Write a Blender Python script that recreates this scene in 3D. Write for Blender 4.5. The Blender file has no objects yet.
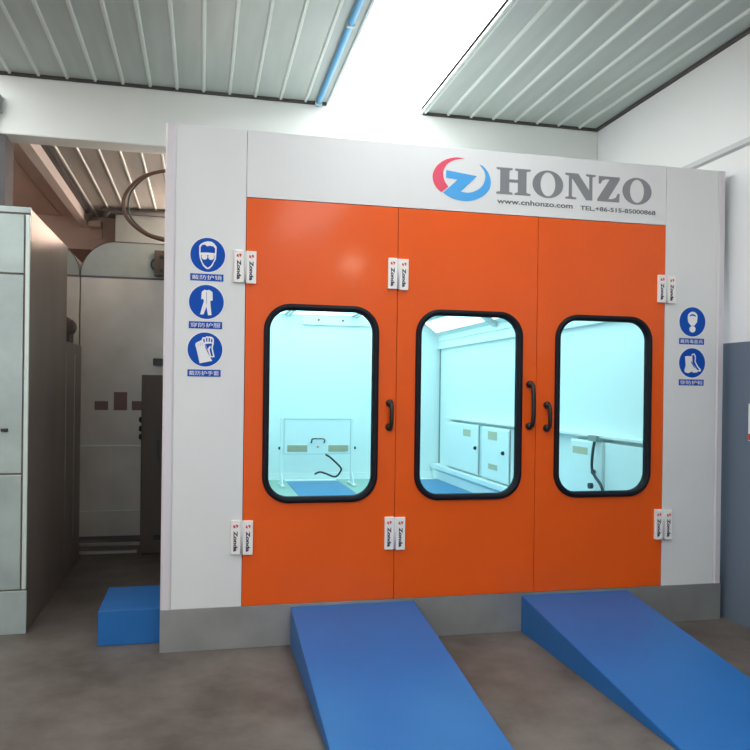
import bpy, bmesh, math, random
from mathutils import Vector, Matrix
random.seed(4)
S = bpy.context.scene
C = S.collection
PI = math.pi

# ------------------------------------------------------------ materials
MATS = {}
def mat(name, col, rough=.5, metal=0., var=0., vscale=6., bump=0., bscale=60., emit=None, estr=0., spec=.5,
        stretch=(1, 1, 1), coat=0.):
    if name in MATS: return MATS[name]
    m = bpy.data.materials.new(name); m.use_nodes = True
    nt = m.node_tree; b = nt.nodes['Principled BSDF']
    b.inputs['Base Color'].default_value = (*col, 1)
    b.inputs['Roughness'].default_value = rough
    b.inputs['Metallic'].default_value = metal
    b.inputs['Specular IOR Level'].default_value = spec
    b.inputs['Coat Weight'].default_value = coat
    tc = nt.nodes.new('ShaderNodeTexCoord')
    mp = nt.nodes.new('ShaderNodeMapping'); mp.inputs['Scale'].default_value = stretch
    nt.links.new(tc.outputs['Object'], mp.inputs['Vector'])
    if var:
        n = nt.nodes.new('ShaderNodeTexNoise'); n.inputs['Scale'].default_value = vscale; n.inputs['Detail'].default_value = 5
        nt.links.new(mp.outputs[0], n.inputs['Vector'])
        r = nt.nodes.new('ShaderNodeValToRGB')
        r.color_ramp.elements[0].position = .3; r.color_ramp.elements[1].position = .7
        r.color_ramp.elements[0].color = (*[c * (1 - var) for c in col], 1)
        r.color_ramp.elements[1].color = (*[min(1, c * (1 + var)) for c in col], 1)
        nt.links.new(n.outputs['Fac'], r.inputs['Fac']); nt.links.new(r.outputs['Color'], b.inputs['Base Color'])
    if bump:
        n2 = nt.nodes.new('ShaderNodeTexNoise'); n2.inputs['Scale'].default_value = bscale; n2.inputs['Detail'].default_value = 3
        nt.links.new(mp.outputs[0], n2.inputs['Vector'])
        bp = nt.nodes.new('ShaderNodeBump'); bp.inputs['Strength'].default_value = bump; bp.inputs['Distance'].default_value = .01
        nt.links.new(n2.outputs['Fac'], bp.inputs['Height']); nt.links.new(bp.outputs['Normal'], b.inputs['Normal'])
    if emit:
        b.inputs['Emission Color'].default_value = (*emit, 1); b.inputs['Emission Strength'].default_value = estr
    MATS[name] = m
    return m

def sr(r, g, b):
    f = lambda v: (v / 255 / 12.92) if v / 255 <= .04045 else ((v / 255 + .055) / 1.055) ** 2.4
    return (f(r), f(g), f(b))

M_panel = mat('white_enamel_panel', sr(221, 221, 220), .4, var=.02, vscale=2, bump=.02, bscale=3)
M_trim = mat('lilac_grey_trim', sr(212, 206, 210), .3)
M_orange = mat('orange_enamel', (.82, .100, .003), .45, var=.03, vscale=2.5, bump=.02, bscale=2.5, spec=.25, coat=.35)
M_orange.node_tree.nodes['Principled BSDF'].inputs['Coat Roughness'].default_value = .12
M_rubber = mat('black_rubber', (.005, .006, .012), .6, spec=.25)
M_handle = mat('black_plastic', (.012, .011, .012), .3)
M_hinge = mat('hinge_white', sr(238, 234, 228), .35)
M_pin = mat('hinge_pin_grey', sr(205, 203, 205), .3)
M_navy = mat('navy_print', sr(40, 40, 80), .5)
M_redp = mat('red_print', sr(205, 50, 55), .5)
M_logo_r = mat('logo_pink_red', (.75, .07, .13), .4)
M_logo_b = mat('logo_blue', (.065, .36, .74), .4)
M_letter = mat('grey_lettering', sr(138, 138, 142), .35, metal=.2)
M_small = mat('dark_grey_print', sr(95, 95, 100), .5)
M_blue = mat('ramp_blue_paint', (.018, .135, .40), .38, spec=.3, var=.05, vscale=3, bump=.05, bscale=20)
M_galv = mat('galvanized_plinth', (.36, .36, .35), .38, metal=.55, var=.14, vscale=3, bump=.05, bscale=30)
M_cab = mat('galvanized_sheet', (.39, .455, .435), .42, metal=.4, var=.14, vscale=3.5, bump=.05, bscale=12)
M_cabside = mat('shaded_galvanized_sheet', (.23, .19, .16), .42, metal=.5, var=.12, vscale=2.5, bump=.06, bscale=10, stretch=(1, 1, .25))  # aisle shade and warm lamp tint put into the side sheet's colour
M_unit = mat('dull_galvanized_sheet', (.50, .48, .44), .5, metal=.35, var=.12, vscale=2.5, bump=.06, bscale=10)
M_seam = mat('sheet_seam_dark', (.10, .095, .11), .5)
M_elec = mat('brown_grey_enamel', (.09, .068, .055), .5, spec=.3)
M_black = mat('black_fitting', (.01, .01, .012), .4)
M_placard = mat('brown_placard', (.17, .10, .085), .6)
M_signb = mat('sign_blue', (.004, .075, .42), .5, spec=.15)
M_signw = mat('sign_white', sr(232, 232, 232), .4)
M_booth_in = mat('booth_lining_white', (.86, .88, .88), .45)
M_steelw = mat('booth_lining_edge', (.62, .66, .67), .4)
M_infloor = mat('booth_floor_blue', (.02, .19, .42), .35, var=.05)
M_hose = mat('brown_hose', (.10, .042, .022), .5)
M_pink = mat('pink_beige_plaster', (.68, .55, .49), .85, var=.05, vscale=1.5)
M_beige = mat('beige_sticker', (.58, .50, .36), .6)
M_beam = mat('painted_steel_beam', (.75, .68, .64), .5)
M_dgrey = mat('dark_grey_steel', (.10, .095, .10), .6, spec=.2)
M_duct = mat('grey_duct', (.30, .33, .31), .5, metal=.3, var=.06)
M_iron_shade = mat('dark_iron_and_gap_shade', (.06, .055, .055), .6)
M_bwhite = mat('bulkhead_white_plaster', (.78, .80, .77), .8, var=.035, vscale=1.2, bump=.05, bscale=8)
M_ledge = mat('grey_ledge', (.62, .65, .65), .6)
M_deckrib = mat('deck_rib_light', (.60, .66, .63), .5, metal=.2)
M_bluepipe = mat('blue_pipe', (.05, .33, .62), .4)

def wall_mat():
    m = bpy.data.materials.new('two_tone_wall_paint'); m.use_nodes = True; nt = m.node_tree; b = nt.nodes['Principled BSDF']
    b.inputs['Roughness'].default_value = .6
    g = nt.nodes.new('ShaderNodeNewGeometry'); s = nt.nodes.new('ShaderNodeSeparateXYZ')
    nt.links.new(g.outputs['Position'], s.inputs[0])
    gt = nt.nodes.new('ShaderNodeMath'); gt.operation = 'GREATER_THAN'; gt.inputs[1].default_value = 2.045
    nt.links.new(s.outputs['Z'], gt.inputs[0])
    mx = nt.nodes.new('ShaderNodeMix'); mx.data_type = 'RGBA'
    mx.inputs['A'].default_value = (.14, .18, .24, 1); mx.inputs['B'].default_value = (.87, .89, .89, 1)
    nt.links.new(gt.outputs[0], mx.inputs['Factor']); nt.links.new(mx.outputs['Result'], b.inputs['Base Color'])
    n = nt.nodes.new('ShaderNodeTexNoise'); n.inputs['Scale'].default_value = 12
    bp = nt.nodes.new('ShaderNodeBump'); bp.inputs['Strength'].default_value = .06
    nt.links.new(g.outputs['Position'], n.inputs['Vector'])
    nt.links.new(n.outputs['Fac'], bp.inputs['Height']); nt.links.new(bp.outputs['Normal'], b.inputs['Normal'])
    return m
M_wallr = wall_mat()

def floor_mat():
    m = bpy.data.materials.new('worn_concrete'); m.use_nodes = True; nt = m.node_tree; b = nt.nodes['Principled BSDF']
    b.inputs['Roughness'].default_value = .6
    tc = nt.nodes.new('ShaderNodeTexCoord')
    n = nt.nodes.new('ShaderNodeTexNoise'); n.inputs['Scale'].default_value = 1.6; n.inputs['Detail'].default_value = 9; n.inputs['Roughness'].default_value = .65
    nt.links.new(tc.outputs['Object'], n.inputs['Vector'])
    r = nt.nodes.new('ShaderNodeValToRGB')
    r.color_ramp.elements[0].position = .33; r.color_ramp.elements[0].color = (.070, .054, .043, 1)
    r.color_ramp.elements[1].position = .68; r.color_ramp.elements[1].color = (.175, .150, .130, 1)
    nt.links.new(n.outputs['Fac'], r.inputs['Fac']); nt.links.new(r.outputs['Color'], b.inputs['Base Color'])
    bp = nt.nodes.new('ShaderNodeBump'); bp.inputs['Strength'].default_value = .15
    nt.links.new(n.outputs['Fac'], bp.inputs['Height']); nt.links.new(bp.outputs['Normal'], b.inputs['Normal'])
    return m
M_floor = floor_mat()

def deck_mat():
    return mat('metal_roof_deck', (.40, .455, .435), .45, metal=.2, var=.06, vscale=3, stretch=(4, .4, 1))
M_deck = deck_mat()

def glass_mat():
    m = bpy.data.materials.new('cyan_tinted_glass'); m.use_nodes = True; nt = m.node_tree
    for n in list(nt.nodes): nt.nodes.remove(n)
    o = nt.nodes.new('ShaderNodeOutputMaterial'); t = nt.nodes.new('ShaderNodeBsdfTransparent')
    t.inputs[0].default_value = (.69, .93, .935, 1)
    g = nt.nodes.new('ShaderNodeBsdfGlossy'); g.inputs['Roughness'].default_value = .03
    f = nt.nodes.new('ShaderNodeFresnel'); f.inputs[0].default_value = 1.3
    mx = nt.nodes.new('ShaderNodeMixShader')
    nt.links.new(f.outputs[0], mx.inputs[0]); nt.links.new(t.outputs[0], mx.inputs[1]); nt.links.new(g.outputs[0], mx.inputs[2])
    nt.links.new(mx.outputs[0], o.inputs[0])
    return m
M_glass = glass_mat()

def grating_mat():
    m = bpy.data.materials.new('floor_grating'); m.use_nodes = True; nt = m.node_tree; b = nt.nodes['Principled BSDF']
    b.inputs['Roughness'].default_value = .5
    tc = nt.nodes.new('ShaderNodeTexCoord'); k = nt.nodes.new('ShaderNodeTexBrick')
    k.offset = 0; k.inputs['Scale'].default_value = 12; k.inputs['Mortar Size'].default_value = .02
    k.inputs['Color1'].default_value = (.30, .42, .36, 1); k.inputs['Color2'].default_value = (.32, .44, .38, 1); k.inputs['Mortar'].default_value = (.5, .6, .55, 1)
    nt.links.new(tc.outputs['Object'], k.inputs['Vector']); nt.links.new(k.outputs['Color'], b.inputs['Base Color'])
    return m
M_grate = grating_mat()
M_tube = mat('fluorescent_tube', (1, 1, 1), .5, emit=(.86, .97, 1), estr=9)
M_diff = mat('light_diffuser', (.9, .95, .95), .5, emit=(.90, .98, 1), estr=2.5)
M_sky = mat('translucent_skylight_sheet', (.9, .95, .95), .5, emit=(.93, .98, 1), estr=5.6)
M_lamp = mat('lamp_lens', (1, 1, 1), .4, emit=(1, .9, .72), estr=60)

# ------------------------------------------------------------ mesh helpers
def box(bm, x0, x1, y0, y1, z0, z1, bev=0., mi=0):
    x0, x1 = min(x0, x1), max(x0, x1); y0, y1 = min(y0, y1), max(y0, y1); z0, z1 = min(z0, z1), max(z0, z1)
    v = [bm.verts.new(p) for p in ((x0, y0, z0), (x1, y0, z0), (x1, y1, z0), (x0, y1, z0), (x0, y0, z1), (x1, y0, z1), (x1, y1, z1), (x0, y1, z1))]
    fs = [bm.faces.new([v[i] for i in q]) for q in ((0, 3, 2, 1), (4, 5, 6, 7), (0, 1, 5, 4), (1, 2, 6, 5), (2, 3, 7, 6), (3, 0, 4, 7))]
    for f in fs: f.material_index = mi
    if bev:
        es = list({e for f in fs for e in f.edges})
        bmesh.ops.bevel(bm, geom=es, offset=bev, segments=2, affect='EDGES', profile=.5)
    return bm

def prism(bm, pts, axis, a, b, mi=0):
    """extrude a polygon given in the two other axes along axis (0,1,2) from a to b"""
    def mk(p, w):
        if axis == 0: return (w, p[0], p[1])
        if axis == 1: return (p[0], w, p[1])
        return (p[0], p[1], w)
    A = [bm.verts.new(mk(p, a)) for p in pts]; B = [bm.verts.new(mk(p, b)) for p in pts]
    n = len(pts); fs = [bm.faces.new(A), bm.faces.new(B[::-1])]
    for i in range(n): fs.append(bm.faces.new((A[i], B[i], B[(i + 1) % n], A[(i + 1) % n])))
    for f in fs: f.material_index = mi
    return fs

def ring_prism(bm, outer, inner, y0, y1, mi=0):
    """closed ring between two loops of equal length (x,z), extruded along y"""
    n = len(outer)
    oa = [bm.verts.new((p[0], y0, p[1])) for p in outer]; ia = [bm.verts.new((p[0], y0, p[1])) for p in inner]
    ob = [bm.verts.new((p[0], y1, p[1])) for p in outer]; ib = [bm.verts.new((p[0], y1, p[1])) for p in inner]
    for i in range(n):
        j = (i + 1) % n
        for q in ((oa[i], oa[j], ia[j], ia[i]), (ob[i], ib[i], ib[j], ob[j]), (oa[i], ob[i], ob[j], oa[j]), (ia[i], ia[j], ib[j], ib[i])):
            bm.faces.new(q).material_index = mi

def rrect(x0, x1, z0, z1, r, k=10):
    out = []
    for cx, cz, a0 in ((x1 - r, z1 - r, 0), (x0 + r, z1 - r, 90), (x0 + r, z0 + r, 180), (x1 - r, z0 + r, 270)):
        for i in range(k + 1):
            a = math.radians(a0 + 90 * i / k); out.append((cx + r * math.cos(a), cz + r * math.sin(a)))
    return out

def tube(bm, pts, r, n=10, caps=True, closed=False, mi=0):
    pts = [Vector(p) for p in pts]; m = len(pts); rings = []
    prev = None
    for i, p in enumerate(pts):
        if closed: t = pts[(i + 1) % m] - pts[i - 1]
        else: t = pts[min(i + 1, m - 1)] - pts[max(i - 1, 0)]
        t.normalize()
        if prev is None:
            u = t.orthogonal().normalized()
        else:
            u = (prev - t * prev.dot(t)).normalized()
        prev = u; w = t.cross(u)
        rr = r[i] if isinstance(r, (list, tuple)) else r
        rings.append([bm.verts.new(p + (u * math.cos(2 * PI * k / n) + w * math.sin(2 * PI * k / n)) * rr) for k in range(n)])
    L = m if closed else m - 1
    for i in range(L):
        a, b = rings[i], rings[(i + 1) % m]
        for k in range(n):
            f = bm.faces.new((a[k], a[(k + 1) % n], b[(k + 1) % n], b[k])); f.smooth = True; f.material_index = mi
    if caps and not closed:
        bm.faces.new(rings[0][::-1]).material_index = mi; bm.faces.new(rings[-1]).material_index = mi
    return bm

def spline(ctrl, per=8):
    P = [Vector(p) for p in ctrl]; out = []
    for i in range(len(P) - 1):
        p0 = P[max(i - 1, 0)]; p1 = P[i]; p2 = P[i + 1]; p3 = P[min(i + 2, len(P) - 1)]
        for k in range(per):
            t = k / per
            out.append(.5 * ((2 * p1) + (p2 - p0) * t + (2 * p0 - 5 * p1 + 4 * p2 - p3) * t * t + (3 * p1 - p0 - 3 * p2 + p3) * t ** 3))
    out.append(P[-1]); return out

def lathe_y(bm, cx, cz, prof, n=24):
    """profile [(y, r)] turned about an axis along y"""
    rings = [[bm.verts.new((cx + r * math.cos(2 * PI * k / n), y, cz + r * math.sin(2 * PI * k / n))) for k in range(n)] for y, r in prof]
    for a, b in zip(rings, rings[1:]):
        for k in range(n):
            f = bm.faces.new((a[k], a[(k + 1) % n], b[(k + 1) % n], b[k])); f.smooth = True
    bm.faces.new(rings[0]); bm.faces.new(rings[-1][::-1])

def wloc(o):
    v = Vector((0, 0, 0))
    while o: v += o.location; o = o.parent
    return v

def obj(name, bm, m, parent=None, loc=None, label=None):
    """bm holds world coordinates; the mesh is stored about loc (or its parent's origin)"""
    base = wloc(parent) if parent else Vector((0, 0, 0))
    org = Vector(loc) if loc else base.copy()
    bmesh.ops.recalc_face_normals(bm, faces=bm.faces[:])
    bmesh.ops.translate(bm, verts=bm.verts[:], vec=-org)
    me = bpy.data.meshes.new(name); bm.to_mesh(me); bm.free()
    for mm in (m if isinstance(m, (list, tuple)) else [m]): me.materials.append(mm)
    o = bpy.data.objects.new(name, me); C.objects.link(o)
    o.location = org - base
    if parent: o.parent = parent
    if label: o['label'] = label
    return o

def NB(): return bmesh.new()
def bx(name, m, parent, *dims, bev=0., label=None, loc=None):
    return obj(name, box(NB(), *dims, bev=bev), m, parent, loc, label)

def tag(o, label, cat, group=None):
    o['label'] = label; o['category'] = cat
    if group: o['group'] = group
    return o
def thing(name, label, cat, loc, group=None):
    o = bpy.data.objects.new(name, None); C.objects.link(o); o.location = loc; o.empty_display_size = .1
    return tag(o, label, cat, group)
def struct(name, bm, m, label=None):
    o = obj(name, bm, m); o['kind'] = 'structure'
    return o

def text_part(name, body, x, z, h, m, parent, y=-.002, width=None, rot=0., depth=.0012, bold=0., shear=0.):
    """lettering as a thin raised mesh, lower-left corner at (x,z) on the plane y, facing -y; h = full glyph height"""
    cu = bpy.data.curves.new(name, 'FONT'); cu.body = body; cu.size = 1; cu.extrude = .5; cu.offset = bold; cu.shear = shear
    cu.resolution_u = 4
    to = bpy.data.objects.new('tmp', cu); C.objects.link(to)
    dg = bpy.context.evaluated_depsgraph_get()
    me = bpy.data.meshes.new_from_object(to.evaluated_get(dg)); C.objects.unlink(to); bpy.data.objects.remove(to)
    vs = me.vertices
    x0 = min(v.co.x for v in vs); x1 = max(v.co.x for v in vs); y0 = min(v.co.y for v in vs); y1 = max(v.co.y for v in vs)
    s = h / (y1 - y0); sx = (width / (x1 - x0)) if width else s
    base = wloc(parent); R = Matrix.Rotation(rot, 3, 'Y')
    for v in vs:
        p = Vector(((v.co.x - x0) * sx, y - v.co.z * depth, (v.co.y - y0) * s))
        q = R @ Vector((p.x, 0, p.z))
        v.co = Vector((x + q.x, p.y, z + q.z)) - base
    me.name = name; me.materials.clear(); me.materials.append(m)
    for p in me.polygons: p.material_index = 0
    o = bpy.data.objects.new(name, me); C.objects.link(o); o.parent = parent
    return o

# ------------------------------------------------------------ the hall
XL, XR, YB, YF, ZC = -3.4, 3.55, 7.6, -8.0, 4.285
SKX0, SKX1 = .836, 1.712
struct('floor', box(NB(), XL - .2, XR + .2, YF, YB + .2, -.12, 0), M_floor)
struct('wall_right', box(NB(), XR, XR + .2, YF, YB + .2, 0, ZC + .3), M_wallr)
struct('wall_left', box(NB(), XL - .2, XL, YF, YB + .2, 0, ZC + .3), M_pink)
b = box(NB(), XL, XR, YB, YB + .2, 3.78, ZC + .3, mi=0); box(b, XL, XR, YB, YB + .2, 0, 3.78, mi=1)
struct('wall_back', b, [M_pink, mat('red_brown_plaster', (.22, .13, .11), .85)])
# bulkhead beam across the hall above the booth
struct('trim_1', box(NB(), XL, XR, 2.0, 2.25, 3.768, 4.262, bev=.012), M_bwhite)
struct('trim_2', box(box(NB(), XL, SKX0 - .02, 1.985, 2.25, 4.2625, ZC - .0005), SKX1 + .02, XR, 1.985, 2.25, 4.2625, ZC - .0005), M_iron_shade)      # dark strip painting the shadow gap over the bulkhead
# corrugated roof deck with a translucent sheet between X .84 and 1.72

def deck(x0, x1, y0, y1):
    b = box(NB(), x0, x1, y0, y1, ZC, ZC + .05)
    i = math.ceil((x0 - .17) / .2265)
    while .17 + i * .2265 < x1 - .02:
        x = .17 + i * .2265; i += 1
        if x < x0 + .02: continue
        prism(b, [(x - .017, ZC), (x - .008, ZC - .016), (x + .008, ZC - .016), (x + .017, ZC)], 1, y0, y1, mi=1)
    return b
struct('ceiling', deck(-2.1, SKX0, YF, 2.25), [M_deck, M_deckrib])
struct('ceiling', deck(XL, -3.05, YF, 2.25), [M_deck, M_deckrib])
struct('added_skylight', box(NB(), -3.05, -2.1, YF, 2.25, ZC + .03, ZC + .05), M_sky)  # unseen glowing strip, added to light the hall and left cabinet
b = box(NB(), XL, .2, YF - .2, YF, 3.6, ZC + .3); box(b, .2, XR, YF - .2, YF, 0, ZC + .3)
struct('wall_front', b, M_bwhite)
struct('ceiling', deck(SKX1, XR, YF, 2.25), [M_deck, M_deckrib])
M_deck2 = mat('grey_brown_roof_deck', (.40, .395, .37), .5, metal=.2, var=.08, vscale=3, stretch=(4, .4, 1))  # inner deck in a browner grey than the front deck
struct('ceiling', deck(-1.93, SKX0, 2.25, YB), [M_deck2, M_deckrib])
struct('ceiling', deck(SKX1, XR, 2.25, YB), [M_deck2, M_deckrib])
b = box(NB(), XL, -1.93, 2.25, YB, ZC - .01, ZC + .05)
prism(b, [(-2.44, ZC - .018), (-2.41, ZC - .018), (-2.41, ZC - .01), (-2.44, ZC - .01)], 1, 2.25, YB)
struct('ceiling', b, M_pink)
struct('window_1', box(NB(), SKX0, SKX1, YF, YB, ZC + .03, ZC + .05), M_sky)
struct('trim_3', box(box(NB(), SKX0 - .02, SKX0, YF, 1.98, ZC - .02, ZC + .05), SKX1, SKX1 + .02, YF, 1.98, ZC - .02, ZC + .05), M_deckrib)
# dark angle where roof meets the right wall, ledge along that wall
struct('trim_4', box(NB(), XR - .035, XR - .001, YF, 1.98, ZC - .022, ZC), M_iron_shade)
b = NB(); prism(b, [(XR - .03, 3.468), (XR - .001, 3.455), (XR - .001, 3.515), (XR - .03, 3.505)], 1, YF, 1.99)
struct('trim_5', b, M_ledge)
# steel beam under the left part of the inner roof with a dark slot beside it
struct('trim_6', box(NB(), -2.11, -1.995, 2.25, YB, 4.11, ZC - .011), M_beam)
struct('trim_7', box(NB(), -1.995, -1.925, 2.25, YB - .4, ZC - .03, ZC - .0005), M_iron_shade)
# dark steel pier under the bulkhead
struct('trim_8', box(NB(), -2.3, -1.90, 2.02, 2.3, 0, 3.767), M_dgrey)

# blue conduit along the skylight edge
b = NB(); tube(b, [(.735, YF, ZC - .026), (.735, 1.98, ZC - .026)], .024, n=12)
cp_ = obj('conduit_pipe', b, M_bluepipe, loc=(.735, 1.9, ZC - .03))
tag(cp_, 'thin blue pipe running along the metal roof beside the bright skylight', 'pipe')
for y in (1.93, .4, -1.2, -3.0, -5.0, -7.0):
    bx('pipe_clamp', M_deckrib, cp_, .705, .765, y - .012, y + .012, ZC - .053, ZC)

# junction box high up at the left on the bulkhead
t = thing('junction_box', 'small grey junction box with a conduit high on the white beam at far left', 'junction box', (-2.0, 1.96, 3.9))
bx('housing', M_duct, t, -2.01, -1.925, 1.93, 2.0005, 3.93, 4.08, bev=.008)
b = NB(); tube(b, spline([(-1.955, 1.965, 3.93), (-1.96, 1.96, 3.86), (-2.0, 1.97, 3.82), (-2.12, 1.975, 3.81)], 6), .012); obj('conduit', b, M_dgrey, t)

# notice on the right wall
t = thing('wall_notice', 'white notice with a red bottom band on the blue-grey right wall', 'notice', (XR, -.4, 1.34))
bx('board', M_signw, t, XR - .012, XR - .001, -.62, -.215, 1.335, 1.60, bev=.003)
bx('red_band', M_redp, t, XR - .014, XR - .011, -.615, -.22, 1.34, 1.385)

# hall lamp behind the camera, hung from the roof
t = thing('pendant_lamp', 'round hall lamp hanging from the roof behind the camera', 'lamp', (2.0, -6.8, 3.7))
b = NB()
for y in (0,):
    n = 28; prof = [(3.66, .17), (3.68, .175), (3.74, .14), (3.80, .06), (3.86, .05)]
    rings = [[b.verts.new((2 + r * math.cos(2 * PI * k / n), -6.8 + r * math.sin(2 * PI * k / n), z)) for k in range(n)] for z, r in prof]
    for p, q in zip(rings, rings[1:]):
        for k in range(n): b.faces.new((p[k], p[(k + 1) % n], q[(k + 1) % n], q[k]))
    b.faces.new(rings[-1])
obj('lamp_shade', b, M_duct, t)
b = NB(); bmesh.ops.create_uvsphere(b, u_segments=20, v_segments=12, radius=.1); bmesh.ops.translate(b, verts=b.verts[:], vec=(2, -6.8, 3.66)); obj('bulb', b, M_lamp, t)
b = NB(); tube(b, [(2, -6.8, 3.86), (2, -6.8, ZC)], .01); obj('cord', b, M_black, t)

# ------------------------------------------------------------ the spray booth
P0, ZD, ZT = .267, 2.88, 3.31
BL, BR, BY = -.503, 3.497, 7.0
booth = thing('spray_booth', 'white paint spray booth with three orange doors and a lettered header', 'spray booth', (1.5, 0, 0))
bx('plinth', M_galv, booth, BL, BR, .0, .12, 0, P0, bev=.002, label='bare galvanized plinth')
bx('side_panel', M_panel, booth, BL + .066, -.0025, 0, .08, P0 + .001, ZT, bev=.002)
bx('side_panel', M_panel, booth, 3.0025, BR - .066, 0, .08, P0 + .001, ZT, bev=.002)
header = bx('header_panel', M_panel, booth, 0, 3.0, 0, .08, ZD + .003, ZT, bev=.002)
for x0, x1, s in ((BL, BL + .065, 1), (BR - .065, BR, -1)):
    b = NB()
    if s > 0: pl = [(x0, .08), (x0, .010), (x0 + .010, -.002), (x1 - .012, -.006), (x1, .0), (x1, .08)]
    else: pl = [(x0, .08), (x0, 0), (x0 + .012, -.006), (x1 - .010, -.002), (x1, .012), (x1, .08)]
    prism(b, pl, 2, P0 + .001, ZT)
    obj('corner_trim', b, M_trim, booth, label='lilac-grey folded corner strip')
# shell
b = box(NB(), BL + .02, BR - .012, .08, BY, ZT - .04, ZT - .0005); obj('roof', b, M_panel, booth)
WL, WR = -.40, 3.475
b = box(NB(), BL + .02, WL, .12, BY, 0, ZT - .041); obj('booth_wall', b, [M_panel], booth)
b = box(NB(), WR, BR - .012, .12, BY, 0, ZT - .041); obj('booth_wall', b, [M_booth_in], booth)
b = box(NB(), WL, WR, 6.85, BY, 0, ZT - .041); box(b, WL, WR, 6.83, 6.85, P0, .36)
obj('booth_wall', b, M_booth_in, booth)
b = box(NB(), WL, WR, .12, 6.85, .20, P0 - .002); obj('booth_floor', b, M_booth_in, booth)
for x0, x1 in ((-.38, -.02), (.985, 1.77), (2.60, 3.42)):
    bx('floor_plate', M_infloor, booth, x0, x1, .15, 6.55, P0 - .001, P0 + .006, label='blue floor plate')
for x0, x1 in ((-.015, .98), (1.775, 2.595)):
    bx('floor_grating', M_grate, booth, x0, x1, .15, 6.75, P0 - .001, P0 + .003, label='pale green floor grating')
# ceiling: frame and filter panels
b = box(NB(), WL, WR, .12, 6.85, 2.82, 2.86); obj('booth_ceiling', b, M_booth_in, booth)
for y0 in (.2, 1.55, 2.9, 4.25, 5.6):
    for x0 in (.0, 1.05, 2.1):
        bx('ceiling_filter', M_diff, booth, x0 + .03, x0 + .95, y0 + .04, min(y0 + 1.26, 6.8), 2.808, 2.8195, label='glowing white ceiling filter')
b = NB()
for y in (.2, 1.55, 2.9, 4.25, 5.6): box(b, .0, 3.05, y - .03, y + .03, 2.785, 2.807)
for x in (.0, 1.02, 2.07, 3.05): box(b, x - .025, x + .025, .13, 6.84, 2.785, 2.807)
obj('ceiling_frame', b, M_steelw, booth)
# chamfered light boxes on both sides
for s in (1, -1):
    xw = WR if s > 0 else WL
    def X(d): return xw - s * d
    b = NB()
    prism(b, [(X(0), 2.33), (X(.05), 2.33), (X(.05), 2.365), (X(.03), 2.37), (X(.03), 2.45), (X(.05), 2.455), (X(.05), 2.485), (X(.03), 2.49), (X(.03), 2.54),
              (X(.36), 2.79), (X(.36), 2.819), (X(0), 2.819)], 1, .13, 6.849)
    obj('light_coving', b, M_booth_in, booth)
    L = math.hypot(.33, .25); ux, uz = .33 / L, .25 / L
    def pt(a, n): return (X(.03 + ux * a + uz * n), 2.54 + uz * a - ux * n)
    for y0, y1 in ((4.5, 6.7), (2.3, 4.25), (.3, 2.1)):
        b = NB(); prism(b, [pt(.08, .001), pt(.37, .001), pt(.37, .025), pt(.08, .025)], 1, y0, y1)
        lf = obj('light_fixture', b, M_steelw, booth)
        b = NB(); prism(b, [pt(.10, .0255), pt(.35, .0255), pt(.35, .029), pt(.10, .029)], 1, y0 + .03, y1 - .03)
        obj('diffuser', b, M_diff, lf, label='glowing light diffuser')
    for y in (4.375, 2.2):
        b = NB(); prism(b, [pt(0, .001), pt(.41, .001), pt(.41, .05), pt(0, .05)], 1, y - .05, y + .05); obj('coving_rib', b, M_steelw, booth)
# corner posts and wall seams inside
bx('wall_seam', mat('seam_teal_grey', (.20, .26, .27), .5), booth, WR - .012, WR - .001, 6.80, 6.83, .5, 2.33)
bx('wall_seam', M_steelw, booth, WR - .006, WR - .001, 3.60, 3.61, 1.3, 2.33)
# access plate high on the far wall with two screws
pl = bx('access_plate', M_booth_in, booth, 1.24, 2.34, 6.825, 6.849, 2.665, 2.80, bev=.004)
for x in (1.49, 1.87):
    b = NB(); lathe_y(b, x, 2.735, [(6.815, .016), (6.825, .016)], 12)
    obj('screw', b, M_handle, pl)
b = NB(); box(b, 1.23, 2.35, 6.82, 6.849, 2.655, 2.664); obj('access_plate_edge', b, M_steelw, booth)
# ledge and low curb running along the right inner wall
bx('wall_ledge', M_booth_in, booth, 3.385, WR - .001, .13, 6.25, 1.235, 1.262, bev=.004)
b = NB(); prism(b, [(WR - .001, P0 + .007), (3.36, P0 + .007), (3.36, .40), (3.32, .44), (3.32, .50), (WR - .001, .50)], 1, .13, 6.82)
obj('wall_curb', b, M_booth_in, booth)

# dark seals behind the door gaps
b = NB()
for x in (0, 1.0, 2.005, 3.0): box(b, x - .035, x + .035, .056, .1, P0 + .001, ZD)
box(b, -.035, 3.035, .056, .1, ZD - .03, ZD + .03); box(b, -.035, 3.035, .056, .1, P0 + .001, P0 + .03)
obj('door_seal', b, M_rubber, booth)

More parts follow.
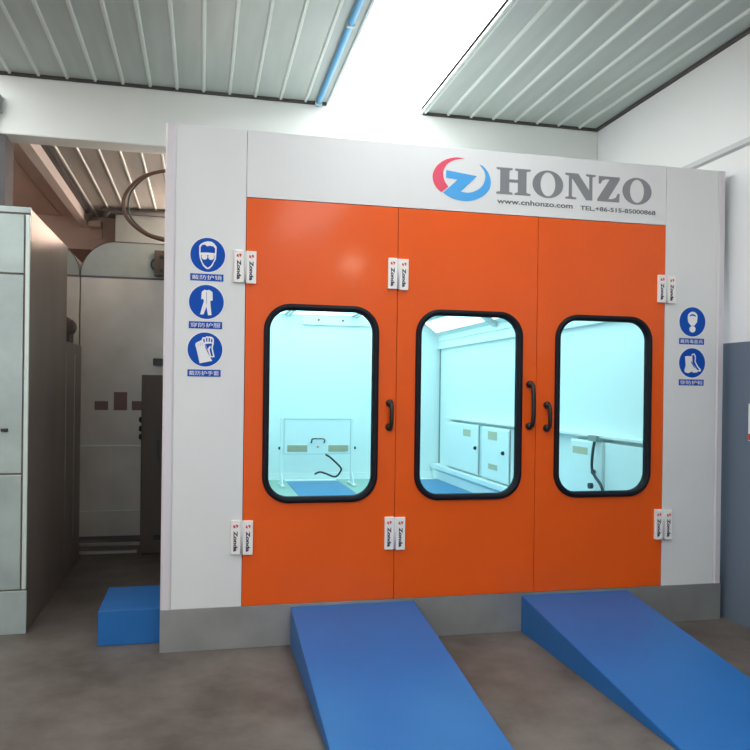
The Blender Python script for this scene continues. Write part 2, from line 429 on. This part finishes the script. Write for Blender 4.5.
# doors
doors = []
def pull(bm, x, z0, z1, r, out):
    pts = spline([(x, -.002, z0), (x + .004, -out * .75, z0 + .006), (x + .004, -out, z0 + (z1 - z0) * .2), (x + .004, -out * 1.06, (z0 + z1) / 2),
                  (x + .004, -out, z1 - (z1 - z0) * .2), (x + .004, -out * .75, z1 - .006), (x, -.002, z1)], 6)
    tube(bm, pts, r, n=12)
    for z in (z0, z1):
        lathe_y(bm, x, z, [(-.001, .026), (-.012, .026), (-.026, .021), (-.036, .012)], 18)
DX = [(0.0, 1.0), (1.0, 2.005), (2.005, 3.0)]
WX = [(.119, .877), (1.131, 1.899), (2.144, 2.898)]
HA = [(.955, 1.415, 1.575, .0135, .05), (1.955, 1.425, 1.715, .0145, .062), (2.086, 1.41, 1.572, .0135, .05)]
for (a, c), (wa, wc), h in zip(DX, WX, HA):
    x0, x1, z0, z1 = a + .002, c - .002, P0 + .004, ZD - .002
    b = NB()
    k = 10; inner = rrect(wa + .02, wc - .02, .945, 2.19, .15, k)
    cx, cz = (wa + wc) / 2, 1.5675
    outer = []
    nk = k + 1
    # corner arcs go to the matching corner sides of the door leaf
    for ci, (X_, Z_) in enumerate(((x1, z1), (x0, z1), (x0, z0), (x1, z0))):
        for i in range(nk):
            p = inner[ci * nk + i]; f = i / k
            if ci in (0, 2):     # first vertical side then horizontal
                outer.append((X_, p[1] + (Z_ - p[1]) * min(1, f * 2)) if f <= .5 else (X_ + (p[0] - X_) * (f * 2 - 1), Z_))
            else:
                outer.append((X_ + (p[0] - X_) * (1 - f * 2), Z_) if f <= .5 else (X_, Z_ + (p[1] - Z_) * (f * 2 - 1)))
    ring_prism(b, outer, inner, 0.0, .05)
    d = obj('door', b, M_orange, booth, loc=(a, 0, P0)); doors.append(d)
    # rubber gasket
    b = NB(); loops = []
    for off, y in ((0, .0), (0, -.012), (.008, -.022), (.022, -.025), (.034, -.018), (.040, -.006), (.040, .03)):
        lp = rrect(wa + off, wc - off, .923 + off, 2.211 - off, max(.03, .172 - off), 12)
        loops.append([b.verts.new((p[0], y, p[1])) for p in lp])
    n = len(loops[0])
    for A, B in zip(loops, loops[1:]):
        for i in range(n):
            f = b.faces.new((A[i], A[(i + 1) % n], B[(i + 1) % n], B[i])); f.smooth = True
    obj('window_gasket', b, M_rubber, d, label='black rubber window surround')
    b = NB(); prism(b, rrect(wa + .036, wc - .036, .959, 2.175, .138, 10), 1, .012, .018)
    obj('window_pane', b, M_glass, d, label='cyan-tinted glass pane')
    b = NB(); pull(b, *h); obj('handle', b, M_handle, d, label='black bowed pull handle')

# hinges: two printed leaves about a knuckle
def hinge(x, zb, zt, split=0.0):
    h = zt - zb
    r = obj('hinge', (lambda b: (tube(b, [(x, -.012, zb + .004), (x, -.012, zt - .004)], .011, n=12), b)[1])(NB()), M_pin, booth, loc=(x, 0, zb), label='white two-leaf hinge with red mark and dark print')
    for s in (-1, 1):
        xa, xb = (x - .07, x - .009) if s < 0 else (x + .007, x + .070)
        dz = 0.0 if s < 0 else -.004
        lf = obj('hinge_leaf', box(NB(), xa, xb, -.022, -.0005, zb + dz, zt + dz, bev=.004), M_hinge, r)
for x, zb, zt in ((-.005, 2.333, 2.540), (1.0, 2.333, 2.540), (3.005, 2.320, 2.520), (-.005, .604, .822), (1.0, .602, .820), (3.005, .610, .826)):
    hinge(x, zb, zt)
hinges = [o for o in booth.children if o.name.split('.')[0] == 'hinge']
for r in hinges:
    for lf in [c for c in r.children]:
        vs = [v.co for v in lf.data.vertices]; w = wloc(r) + lf.location
        cx = w.x + (min(v.x for v in vs) + max(v.x for v in vs)) / 2; zt = w.z + max(v.z for v in vs); zb = w.z + min(v.z for v in vs)
        H = zt - zb
        # the small emblem, two facing hooks, then the word read downwards
        b = NB()
        e = zt - H * .17
        for q in (1, -1):
            prism(b, [(cx + q * .0, e + q * .004), (cx + q * .004, e + q * .012), (cx + q * .016, e + q * .006), (cx + q * .013, e - q * .006), (cx + q * .008, e - q * .011), (cx + q * .006, e - q * .002)], 1, -.0215, -.0235)
        em = obj('print_mark', b, M_redp, r, label='small red mark')
        tx = text_part('print_word', 'Zonda', cx - .013, zt - H * .31, .026, M_navy, r, y=-.0222, width=H * .60, rot=PI / 2, bold=.045, depth=.001)

# header lettering
def polys(name, plist, m, parent, y=-.0002, t=.002, label=None):
    b = NB()
    for p in plist: prism(b, p, 1, y, y - t)
    return obj(name, b, m, parent, label=label)
zt, zb, sf = 3.204, 3.022, .018
def ell(cx, cz, rx, rz, n=40, ph=0): return [(cx + rx * math.cos(2 * PI * i / n), cz + rz * math.sin(2 * PI * i / n)) for i in range(n)]
# H
b = NB()
H1 = [(1.691, zt), (1.808, zt), (1.808, zt - sf * .7), (1.785, zt - sf), (1.785, 3.127), (1.848, 3.127), (1.848, zt - sf), (1.826, zt - sf * .7), (1.826, zt), (1.942, zt),
      (1.942, zt - sf * .7), (1.912, zt - sf), (1.912, zb + sf), (1.942, zb + sf * .7), (1.942, zb), (1.826, zb), (1.826, zb + sf * .7), (1.848, zb + sf), (1.848, 3.108),
      (1.785, 3.108), (1.785, zb + sf), (1.808, zb + sf * .7), (1.808, zb), (1.691, zb), (1.691, zb + sf * .7), (1.718, zb + sf), (1.718, zt - sf), (1.691, zt - sf * .7)]
prism(b, H1, 1, -.0002, -.0022); obj('letter', b, M_letter, header)
for cx in (2.0725, 2.7635):
    b = NB(); ring_prism(b, ell(cx, 3.112, .1155, .096), ell(cx, 3.112, .056, .083), -.0002, -.0022); obj('letter', b, M_letter, header)
b = NB()
N1 = [(2.204, zt), (2.302, zt), (2.388, 3.090), (2.388, zt - sf), (2.362, zt - sf * .7), (2.362, zt), (2.437, zt), (2.437, zt - sf * .7), (2.412, zt - sf), (2.412, zb), (2.366, zb),
      (2.255, 3.170), (2.255, zb + sf), (2.289, zb + sf * .7), (2.289, zb), (2.206, zb), (2.206, zb + sf * .7), (2.231, zb + sf), (2.231, zt - sf), (2.204, zt - sf * .7)]
prism(b, N1, 1, -.0002, -.0022); obj('letter', b, M_letter, header)
b = NB()
Z1 = [(2.461, zt - .004), (2.625, zt - .004), (2.625, zt - .022), (2.537, zb + .020), (2.565, zb + .020), (2.595, zb + .032), (2.611, zb + .062), (2.626, zb + .062), (2.622, zb), (2.452, zb), (2.452, zb + .016),
      (2.546, zt - .024), (2.515, zt - .024), (2.490, zt - .034), (2.476, zt - .058), (2.461, zt - .058)]
prism(b, Z1, 1, -.0002, -.0022); obj('letter', b, M_letter, header)
text_part('web_address', 'www.cnhonzo.com', 1.697, 2.955, .036, M_small, header, y=-.001, width=.566, bold=.02)
text_part('telephone_number', 'TEL,+86-515-85000868', 2.322, 2.945, .036, M_small, header, y=-.001, width=.592, bold=.015)
# emblem
def cr(pts, per=5): return [(v.x, v.y) for v in spline([(p[0], p[1], 0) for p in pts], per)]
red = cr([(1.460, 3.244), (1.394, 3.246), (1.325, 3.226), (1.269, 3.186), (1.239, 3.137), (1.234, 3.100), (1.243, 3.062), (1.265, 3.030), (1.296, 3.003)])[:-1] + [(1.296, 3.003)] + \
      cr([(1.345, 3.043), (1.318, 3.083), (1.308, 3.129), (1.318, 3.170), (1.346, 3.205), (1.395, 3.231), (1.455, 3.243)])
blue = [(1.329, 3.155), (1.548, 3.130), (1.433, 3.016)] + cr([(1.433, 3.016), (1.496, 3.014), (1.553, 3.037), (1.592, 3.073), (1.609, 3.125), (1.603, 3.165), (1.583, 3.192), (1.566, 3.212)])[1:] + \
       cr([(1.590, 3.202), (1.617, 3.178), (1.640, 3.140), (1.650, 3.094), (1.640, 3.047), (1.603, 3.004), (1.554, 2.974), (1.490, 2.956), (1.427, 2.957), (1.363, 2.973), (1.310, 3.002)]) + [(1.411, 3.097), (1.327, 3.104)]
polys('emblem_crescent', [red], M_logo_r, header, label='pinkish red crescent of the emblem')
polys('emblem_swoosh', [blue], M_logo_b, header, label='blue letter Z with a curved tail')

# safety signs
def sign(cx, cz, cap, pw, capz, words, layers, label):
    b = NB()
    lathe_y(b, cx, cz, [(-.0002, .1125), (-.002, .1125)], 48)
    s = obj('safety_sign', b, M_signw, booth, loc=(cx, 0, cz), label=label)
    b = NB(); lathe_y(b, cx, cz, [(-.002, .1075), (-.0028, .1075)], 48); obj('blue_disc', b, M_signb, s)
    lv = {}
    b = NB(); d = 0
    for kind, pts in layers:
        d += 1
        prism(b, [(cx + x * .1075, cz + z * .1075) for x, z in pts], 1, -.0028 - .0003 * (d - 1), -.0028 - .0003 * d, mi=0 if kind == 'w' else 1)
    obj('pictogram', b, [M_signw, M_signb], s, label='white pictogram')
    cp = obj('caption_plate', box(NB(), cx - pw / 2 - .004, cx + pw / 2 - .004, -.002, -.0003, capz - .022, capz + .022), M_signb, s)
    n = len(cap); cw = .030; gap = (pw - .012) / n
    text_part('caption', cap, cx - .004 - (pw / 2 - .010), capz - .0145, .029, M_signw, s, y=-.0024, width=pw - .020, depth=.0006, )
    return s
E_ = lambda cx, cz, rx, rz, n=18: ell(cx, cz, rx, rz, n)
head_out = [(-.50, .50), (-.42, .62), (-.22, .74), (0, .80), (.22, .78), (.36, .68), (.50, .50), (.50, .30), (.48, 0), (.46, -.25), (.36, -.42), (.28, -.62), (.12, -.80), (0, -.84), (-.12, -.80), (-.28, -.64), (-.38, -.42), (-.46, -.22), (-.50, .05)]
sign(-.238, 2.50, '戴防护镜', .205, 2.358, 4, [
    ('w', head_out),
    ('b', [(-.42, .42), (-.34, .56), (-.18, .60), (-.06, .50), (.10, .54), (.30, .52), (.41, .40), (.41, .12), (.0, .14), (-.42, .12)]),
    ('b', [(-.38, .04), (.38, .04), (.38, -.24), (.28, -.44), (.2, -.60), (0, -.76), (-.2, -.60), (-.30, -.44), (-.38, -.24)]),
    ('w', [(-.44, .08), (.44, .08), (.44, -.02), (-.44, -.02)]),
    ('w', E_(-.19, -.12, .17, .17)), ('w', E_(.19, -.12, .17, .17))], 'round blue sign of a head in goggles, topmost of the left column')
sign(-.243, 2.203, '穿防护服', .205, 2.057, 4, [
    ('w', [(-.28, .58), (-.12, .72), (0, .68), (.14, .72), (.34, .60), (.36, .10), (.26, .08), (.22, .06), (.24, -.2), (.30, -.76), (.10, -.78), (.0, -.28), (-.16, -.74), (-.36, -.74), (-.22, -.2), (-.14, .06), (-.20, .18), (-.30, .14)]),
    ('b', [(-.012, .6), (.012, .6), (.02, -.1), (-.0, -.1)])], 'round blue sign of protective overalls, middle of the left column')
sign(-.248, 1.903, '戴防护手套', .205, 1.754, 5, [
    # rear glove: outlined hand with four fingers and a thumb
    ('w', [(-.20, .58), (-.14, .72), (.0, .70), (.06, .78), (.20, .76), (.26, .78), (.40, .74), (.50, .64), (.50, .36), (.44, .10), (.56, -.44), (.30, -.46), (.18, -.10), (-.02, .30), (-.18, .44)]),
    ('b', [(-.12, .60), (-.03, .61), (-.02, .40), (-.09, .42)]), ('b', [(.05, .68), (.13, .68), (.13, .46), (.06, .46)]), ('b', [(.20, .68), (.28, .68), (.27, .46), (.20, .46)]), ('b', [(.34, .64), (.42, .60), (.42, .42), (.34, .44)]),
    ('b', [(.0, .32), (.36, .36), (.40, .34), (.36, .08), (.46, -.38), (.36, -.38), (.26, -.02), (.34, .18), (.27, .22), (.14, .02)]),
    # front glove: solid, seen from the back
    ('w', [(-.56, .26), (-.53, .38), (-.46, .40), (-.40, .46), (-.32, .47), (-.27, .53), (-.18, .53), (-.13, .50), (-.06, .42), (.02, .10), (.16, -.18), (.42, -.66), (-.30, -.82), (-.44, -.2)]),
    ('b', [(-.42, .34), (-.405, .34), (-.37, .16), (-.38, .16)]), ('b', [(-.29, .40), (-.275, .40), (-.25, .18), (-.26, .18)]), ('b', [(-.15, .40), (-.135, .40), (-.13, .18), (-.14, .18)])], 'round blue sign of safety gloves, lowest of the left column')
sign(3.228, 2.19, '戴防毒面具', .205, 2.047, 5, [
    ('w', [(-.34, .50), (-.16, .66), (0, .70), (.18, .66), (.36, .50), (.38, .30), (.34, -.02), (.14, -.26), (-.12, -.26), (-.34, .0), (-.38, .30)]),
    ('b', [(-.2, .46), (0, .54), (.22, .46), (.26, .36), (0, .42), (-.24, .36)]),
    ('w', E_(0, -.50, .24, .22))], 'round blue sign of a respirator mask, upper one beside the right door')
sign(3.230, 1.89, '穿防护鞋', .205, 1.747, 4, [
    ('w', [(-.30, .46), (-.06, .46), (-.04, .60), (.14, .66), (.28, .46), (.26, .10), (.46, -.22), (.68, -.42), (.66, -.58), (.40, -.56)]),
    ('b', [(.0, .54), (.12, .56), (.20, .40), (.18, .08), (.36, -.24), (.56, -.46), (.4, -.48), (.02, -.0)]),
    ('w', [(-.56, .42), (-.44, .46), (-.14, .46), (-.08, .02), (.10, -.26), (.44, -.50), (.40, -.64), (.06, -.66), (.0, -.58), (-.10, -.62), (-.30, -.70), (-.56, -.64), (-.60, -.50), (-.50, -.20)])], 'round blue sign of a safety boot, lower one beside the right door')

# ------------------------------------------------------------ ramps
def ramp(x0, x1, label):
    y1, L, h = -.004, 1.87, .251
    t = thing('loading_ramp', label, 'ramp', ((x0 + x1) / 2, y1, 0), 'blue ramps in front of the orange doors')
    b = NB(); prism(b, [(y1, 0), (y1, h), (y1 - L, .012), (y1 - L, 0)], 0, x0, x1)
    bmesh.ops.bevel(b, geom=b.edges[:], offset=.003, segments=2, affect='EDGES')
    obj('deck_plate', b, M_blue, t)
ramp(.314, 1.142, 'blue sloping metal ramp in front of the left and middle orange doors')
ramp(1.915, 2.728, 'blue sloping metal ramp in front of the right orange door')
t = thing('blue_platform', 'low blue metal box on the dark floor against the left side of the booth', 'platform', (-.69, .45, 0))
b = NB(); box(b, -.895, -.49, .20, .80, 0, .225, bev=.004); obj('housing', b, M_blue, t)

# ------------------------------------------------------------ left equipment
t = thing('galvanized_cabinet', 'tall galvanized sheet cabinet standing at the left edge of the picture', 'cabinet', (-1.8, 1.2, 0))
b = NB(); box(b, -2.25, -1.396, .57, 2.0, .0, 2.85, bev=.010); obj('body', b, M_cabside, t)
bx('top_rim', M_cab, t, -2.25, -1.394, .555, .6, 2.812, 2.853, bev=.004)
bx('corner_post', mat('bright_galvanized_edge', (.60, .67, .63), .4, metal=.3), t, -1.423, -1.396, .548, .569, .30, 2.80, bev=.003)
for z0, z1 in ((2.41, 2.80), (1.075, 2.397), (.298, 1.062)):
    bx('front_panel', M_cab, t, -2.24, -1.434, .552, .569, z0, z1, bev=.003)
bx('base_panel', M_cab, t, -2.245, -1.392, .548, .569, .0, .288, bev=.003)
b = NB(); box(b, -1.56, -1.518, .535, .5515, 1.352, 1.374, bev=.003); obj('latch', b, M_black, t, label='small black latch')

t = thing('low_galvanized_cabinet', 'shorter galvanized cabinet behind the tall one at the left', 'cabinet', (-1.6, 2.4, 0))
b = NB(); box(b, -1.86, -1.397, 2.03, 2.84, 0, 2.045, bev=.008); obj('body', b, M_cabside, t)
b = NB(); box(b, -1.8, -1.3955, 2.45, 2.47, .3, 1.95); obj('seam_strip', b, M_unit, t)
t = thing('blower_motor', 'small dark motor on top of the shorter cabinet at the left', 'motor', (-1.5, 2.25, 2.047))
b = NB(); tube(b, [(-1.46, 2.12, 2.19), (-1.46, 2.15, 2.19), (-1.46, 2.16, 2.19), (-1.46, 2.40, 2.19), (-1.46, 2.42, 2.19)], [.05, .075, .085, .085, .05], n=20); obj('casing', b, M_elec, t)
bx('foot', M_elec, t, -1.52, -1.40, 2.18, 2.38, 2.047, 2.12)

def unit(x0, x1, curve_right, label, mirror_seams=True):
    cx = (x0 + x1) / 2
    t = thing('air_make_up_unit', label, 'air unit', (cx, 4.3, 0), 'round-shouldered units at the end of the aisle')
    Y0, Y1 = 3.80, 4.9
    bx('body', M_unit, t, x0, x1, Y0, Y1, 0.02, 2.84, bev=.004)
    R_ = .38
    arc = [(R_ * (1 - math.cos(a * PI / 24)), 2.86 + .375 * math.sin(a * PI / 24)) for a in range(13)]
    if curve_right: pl = [(x1 - p[0], p[1]) for p in arc] + [(x0, 3.235), (x0, 2.86)]
    else: pl = [(x0 + p[0], p[1]) for p in arc] + [(x1, 3.235), (x1, 2.86)]
    b = NB(); prism(b, pl, 1, Y0 - .002, Y1); obj('rounded_hood', b, M_duct, t)
    b = NB()
    rim = [(p[0], Y0 - .006, p[1]) for p in (pl[:13])]; tube(b, rim + [((x0 if curve_right else x1), Y0 - .006, 3.235)], .004, n=6); obj('hood_rim', b, M_seam, t)
    bx('seam', M_seam, t, x0, x1, Y0 - .006, Y0 + .01, 2.842, 2.858)
    bx('seam', M_deckrib, t, x0, x1, Y0 - .010, Y0 + .002, 1.012, 1.026)
    bx('seam', M_deckrib, t, x0, x1, Y0 - .008, Y0 + .002, .305, .316)
    bx('base_rail', M_seam, t, x0, x1, Y0 - .012, Y0 + .02, 0, .035)
    return t
u = unit(-1.555, -.52, False, 'grey air unit with a rounded left shoulder between the cabinet and the booth')
for x0, x1, z0, z1 in ((-1.395, -1.257, 1.405, 1.500), (-1.198, -1.060, 1.405, 1.602), (-1.010, -.872, 1.405, 1.505)):
    bx('placard', M_placard, u, x0, x1, 3.792, 3.8, z0, z1, label='brown rectangular placard')
bx('vertical_seam', M_elec, u, -1.5555, -1.551, 3.796, 3.81, .03, 2.84)
unit(-2.9, -1.563, True, 'grey air unit with a rounded right shoulder, mostly hidden behind the tall cabinet')
t = thing('thermostat_box', 'small dark control box with a wire loop high on the grey air unit', 'control box', (-.72, 3.75, 2.88))
bx('housing', M_elec, t, -.785, -.62, 3.70, 3.79, 2.875, 3.15, bev=.006)
b = NB(); tube(b, [(-.785 - .035 * math.sin(a * PI / 10), 3.74, 3.0 + .055 * math.cos(a * PI / 10)) for a in range(11)], .008, n=8); obj('wire_loop', b, M_black, t)
for z in (3.08, 2.93):
    b = NB(); lathe_y(b, -.71, z, [(3.699, .022), (3.685, .020)], 14); obj('knob', b, M_black, t)
bx('switch_box', M_black, None, -.79, -.66, 3.75, 3.797, 1.90, 1.975, bev=.004, loc=(-.72, 3.77, 1.90))
tag(bpy.data.objects['switch_box'], 'small black switch box on the grey air unit above the brown-grey electrical cabinet', 'switch box')

t = thing('electrical_cabinet', 'brown-grey electrical cabinet with black knobs against the booth side', 'electrical cabinet', (-.68, 3.05, 0))
bx('body', M_elec, t, -.845, -.50, 2.92, 3.28, 0.02, 1.78, bev=.006)
bx('cabinet_door', M_elec, t, -.835, -.51, 2.905, 2.92, .06, 1.76, bev=.004)
bx('handle', M_black, t, -.70, -.675, 2.885, 2.905, .94, 1.14, bev=.004)
bx('vent', M_black, t, -.715, -.60, 2.898, 2.906, .15, .20)
for z in (1.335, 1.245, 1.165):
    b = NB(); tube(b, [(-.845, 3.0, z), (-.862, 3.0, z), (-.872, 3.0, z)], [.03, .03, .018], n=14); obj('knob', b, M_black, t)
bx('foot', M_black, t, -.83, -.52, 2.94, 3.26, 0, .02)

# hose loop hanging beside the booth roof
b = NB()
y = 2.4
def hp(u, v): return (u, y, v)
tube(b, spline([(-.30, 2.4, 3.335), (-.34, 2.40, 3.56), (-.50, y, 3.665), (-.66, y, 3.655), (-.84, y, 3.58), (-.965, y, 3.43), (-.985, y, 3.30), (-.93, y - .01, 3.18), (-.80, y, 3.08), (-.66, y, 3.03), (-.503, y, 3.01)], 8), .017, n=8)
hose = obj('hose_loop', b, M_hose, loc=(-.478, y, 3.0))
tag(hose, 'brown hose looping out from the booth roof in front of the metal deck', 'hose')
b = NB(); tube(b, spline([(-.30, 2.46, 3.335), (-.36, 2.45, 3.58), (-.56, y + .03, 3.67), (-.76, y + .03, 3.62), (-.90, y + .03, 3.49), (-.945, y + .03, 3.36), (-.92, y + .03, 3.22), (-.78, y + .03, 3.09), (-.64, y + .03, 3.05), (-.495, y + .04, 3.04)], 8), .009, n=8)
cab = obj('thin_cable', b, mat('dark_green_cable', (.05, .06, .045), .5), loc=(-.478, y + .04, 3.0))
tag(cab, 'thin dark cable following the brown hose loop beside the booth', 'cable')

# unseen warm lamps added on the booth roof to light aisle and inner roof
M_bulb = mat('warm_bulb', (1, 1, 1), .4, emit=(1, .72, .54), estr=150)
M_bulb2 = mat('warm_fill_bulb', (1, 1, 1), .4, emit=(1, .74, .60), estr=700)
for x, y, h, m_, lb in ((-.33, 3.0, .175, M_bulb, 'unseen warm lamp added on the booth roof just behind its left front corner'), (.1, 6.3, .42, M_bulb2, 'taller unseen warm lamp added at the rear of the booth roof')):
    t = thing('added_lamp', lb, 'lamp', (x, y, ZT))
    b = NB(); tube(b, [(x, y, ZT), (x, y, ZT + .015), (x, y, ZT + .02), (x, y, ZT + h - .055)], [.07, .07, .02, .02], n=16); obj('base', b, M_black, t)
    b = NB(); bmesh.ops.create_uvsphere(b, u_segments=20, v_segments=12, radius=.06); bmesh.ops.translate(b, verts=b.verts[:], vec=(x, y, ZT + h)); obj('bulb', b, m_, t)

# duct and pipe at the far end
t = thing('ceiling_duct', 'grey square duct under the far end of the metal deck', 'duct', (-1.0, 6.9, 3.66))
bx('housing', mat('dark_grey_duct_paint', (.17, .19, .18), .5), t, -1.52, -.40, 6.85, 7.55, 3.55, 4.17, bev=.006)
bx('flange', M_duct, t, -1.53, -.39, 6.83, 6.85, 3.54, 4.18, bev=.003)
b = NB(); tube(b, [(-1.66, 6.76, 4.20), (-1.55, 6.76, 4.21), (-.2, 6.76, 4.21)], .045, n=10)
tube(b, [(-1.60, 6.74, 4.20), (-1.68, 6.72, 4.12)], .03, n=8); tube(b, [(-1.60, 6.74, 4.20), (-1.74, 6.72, 4.22)], .025, n=8)
tag(obj('roof_pipe', b, M_iron_shade, loc=(-1.0, 6.76, 4.2)), 'dark pipe with a forked end across the far end of the deck', 'pipe')
t = thing('lamp_bracket', 'pale box bracket beside the end of the white ceiling beam', 'bracket', (-1.85, 7.4, 4.0))
bx('bracket_arm', M_pink, t, -1.98, -1.80, 7.35, 7.6005, 4.09, 4.18, bev=.004)
bx('wall_plate', M_pink, t, -1.95, -1.80, 7.56, 7.6005, 3.95, 4.06)

# low rails on the floor of the aisle
for y_, z_ in ((3.42, .03), (3.02, .025)):
    b = NB(); box(b, -1.55, -.88, y_, y_ + .05, 0, z_, bev=.004)
    tag(obj('floor_rail', b, M_galv, loc=(-1.2, y_, 0)), 'thin metal rail on the dark aisle floor ' + ('nearer the grey air unit' if y_ > 3.2 else 'nearer the camera'), 'rail', 'metal rails on the aisle floor')

# ------------------------------------------------------------ inside the booth
t = thing('panel_stand', 'white steel panel on two legs with grilles near the far booth wall', 'stand', (1.37, 6.0, P0 + .007))
Zf = P0 + .0075
for x in (.86, 1.885):
    b = NB(); box(b, x - .025, x + .025, 5.99, 6.03, Zf + .02, 1.245, bev=.003); lg = obj('leg', b, M_booth_in, t)
    b = NB(); box(b, x - .03, x + .03, 5.80, 6.22, Zf, Zf + .03, bev=.004)
    prism(b, [(5.86, Zf + .03), (6.01, Zf + .22), (6.16, Zf + .03)], 0, x - .006, x + .006); obj('foot', b, M_booth_in, lg)
    s = -1 if x < 1 else 1
    b = NB(); tube(b, [(x + s * .025, 6.0, .812), (x + s * .05, 6.0, .812)], .02, n=12); obj('clamp_knob', b, M_black, lg)
pn = bx('panel', M_booth_in, t, .885, 1.86, 5.985, 6.035, .725, 1.232, bev=.004)
bx('panel_frame', M_steelw, t, .885, 1.86, 5.978, 5.984, .722, .735); bx('panel_frame', M_steelw, t, .885, 1.86, 5.978, 5.984, 1.226, 1.236)
b = box(box(NB(), .885, .893, 5.978, 5.984, .735, 1.226), 1.852, 1.86, 5.978, 5.984, .735, 1.226); obj('panel_frame', b, M_steelw, t)
for x0, x1 in ((.935, 1.222), (1.528, 1.818)):
    b = NB(); box(b, x0, x1, 5.972, 5.984, .765, .855, bev=.002)
    for i in range(5): box(b, x0 + .01, x1 - .01, 5.966, 5.973, .775 + i * .016, .782 + i * .016)
    obj('grille', b, M_beige, pn, label='beige grille')
b = NB(); tube(b, spline([(1.275, 5.984, .895), (1.278, 5.93, .90), (1.285, 5.92, .945), (1.36, 5.92, .95), (1.455, 5.92, .945), (1.462, 5.93, .90), (1.465, 5.984, .895)], 5), .009, n=8)
obj('handle', b, M_black, pn)
b = NB(); lathe_y(b, 1.375, .83, [(5.984, .012), (5.97, .012)], 12); obj('indicator', b, M_redp, pn)
b = NB(); tube(b, spline([(1.484, 5.96, .722), (1.54, 5.95, .69), (1.602, 5.94, .637), (1.69, 5.93, .55), (1.712, 5.93, .50), (1.66, 5.93, .42), (1.60, 5.93, .405), (1.487, 5.93, .449), (1.40, 5.94, .47), (1.33, 5.95, .44)], 8), .013, n=8)
obj('hose', b, M_black, t, label='short black hose hanging from the panel')

def wcab(y0, y1, label, stickers, knob, dy=None):
    t = thing('wall_cabinet', label, 'cabinet', (3.41, (y0 + y1) / 2, .52), 'white cabinets under the ledge inside the booth')
    y0, y1 = min(y0, y1), max(y0, y1)
    bx('body', M_booth_in, t, 3.395, WR - .001, y0, y1, .52, 1.20, bev=.003)
    d = bx('cabinet_door', M_booth_in, t, 3.375, 3.395, (dy or y0) + .03, y1 - .03, .55, 1.185, bev=.004)
    for a, bb, z0, z1 in stickers:
        bx('sticker', M_beige, d, 3.372, 3.375, min(a, bb), max(a, bb), z0, z1, label='beige sticker')
    b = NB(); tube(b, [(3.375, knob[0], knob[1]), (3.35, knob[0], knob[1]), (3.342, knob[0], knob[1])], [.024, .024, .014], n=12); obj('knob', b, M_black, d)
    b = NB(); box(b, 3.386, 3.396, (dy or y0) + .008, (dy or y0) + .022, .53, 1.20); obj('door_gap', b, M_steelw if dy else mat('cabinet_gap_grey', (.22, .26, .26), .5), t)
wcab(6.25, 4.78, 'white wall cabinet farthest inside the booth, seen through the middle door window', [(5.40, 5.10, 1.03, 1.124)], (4.88, .89))
wcab(4.70, 3.72, 'white wall cabinet with two beige stickers, second from the booth corner', [(4.43, 4.12, 1.04, 1.146), (4.41, 4.10, .66, .73)], (3.90, .90))
wcab(2.18, .4, 'white wall cabinet with a dark hose hanging over it, seen through the right door window', [(2.10, 1.80, 1.06, 1.13)], (1.66, .91), 1.5)
b = NB(); tube(b, spline([(3.345, 1.615, 1.20), (3.32, 1.60, 1.10), (3.32, 1.61, .96), (3.32, 1.56, .89), (3.32, 1.45, .82), (3.32, 1.40, .75), (3.33, 1.38, .62)], 8), .014, n=8)
tube(b, [(3.335, 1.63, .785), (3.30, 1.63, .785)], .028, n=12)
tag(obj('air_hose', b, mat('dark_grey_hose', (.03, .035, .04), .5), loc=(3.33, 1.6, 1.2)), 'dark air hose hanging from the ledge behind the right door window', 'hose')
t = thing('air_outlet_box', 'grey outlet box on the ledge above the dark air hose', 'outlet box', (3.39, 1.65, 1.22))
bx('housing', M_duct, t, 3.33, 3.364, 1.56, 1.72, 1.205, 1.258, bev=.003)

# ------------------------------------------------------------ light
w = bpy.data.worlds.new('daylight'); S.world = w; w.use_nodes = True
bg = w.node_tree.nodes['Background']; bg.inputs[0].default_value = (.86, .94, 1, 1); bg.inputs[1].default_value = 1.7

# ------------------------------------------------------------ camera
f, yaw, pitch, roll = 764.44, .22257, -.00259, .01322
fw = Vector((math.sin(yaw) * math.cos(pitch), math.cos(yaw) * math.cos(pitch), math.sin(pitch)))
r0 = Vector((math.cos(yaw), -math.sin(yaw), 0)); u0 = r0.cross(fw)
rt = r0 * math.cos(roll) + u0 * math.sin(roll); up = -r0 * math.sin(roll) + u0 * math.cos(roll)
cd = bpy.data.cameras.new('camera'); cam = bpy.data.objects.new('camera', cd); C.objects.link(cam)
mw = Matrix((rt, up, -fw)).transposed().to_4x4(); mw.translation = Vector((-.26352, -4.94455, 1.66282)); cam.matrix_world = mw
cd.sensor_width = 36; cd.lens = f / 750 * 36; cd.shift_y = 16.787 / 750; cd.clip_start = .05
S.camera = cam
S.view_settings.view_transform = 'Standard'; S.view_settings.look = 'None'; S.view_settings.gamma = 1
S.view_settings.use_curve_mapping = False
S.view_settings.exposure = 0.16
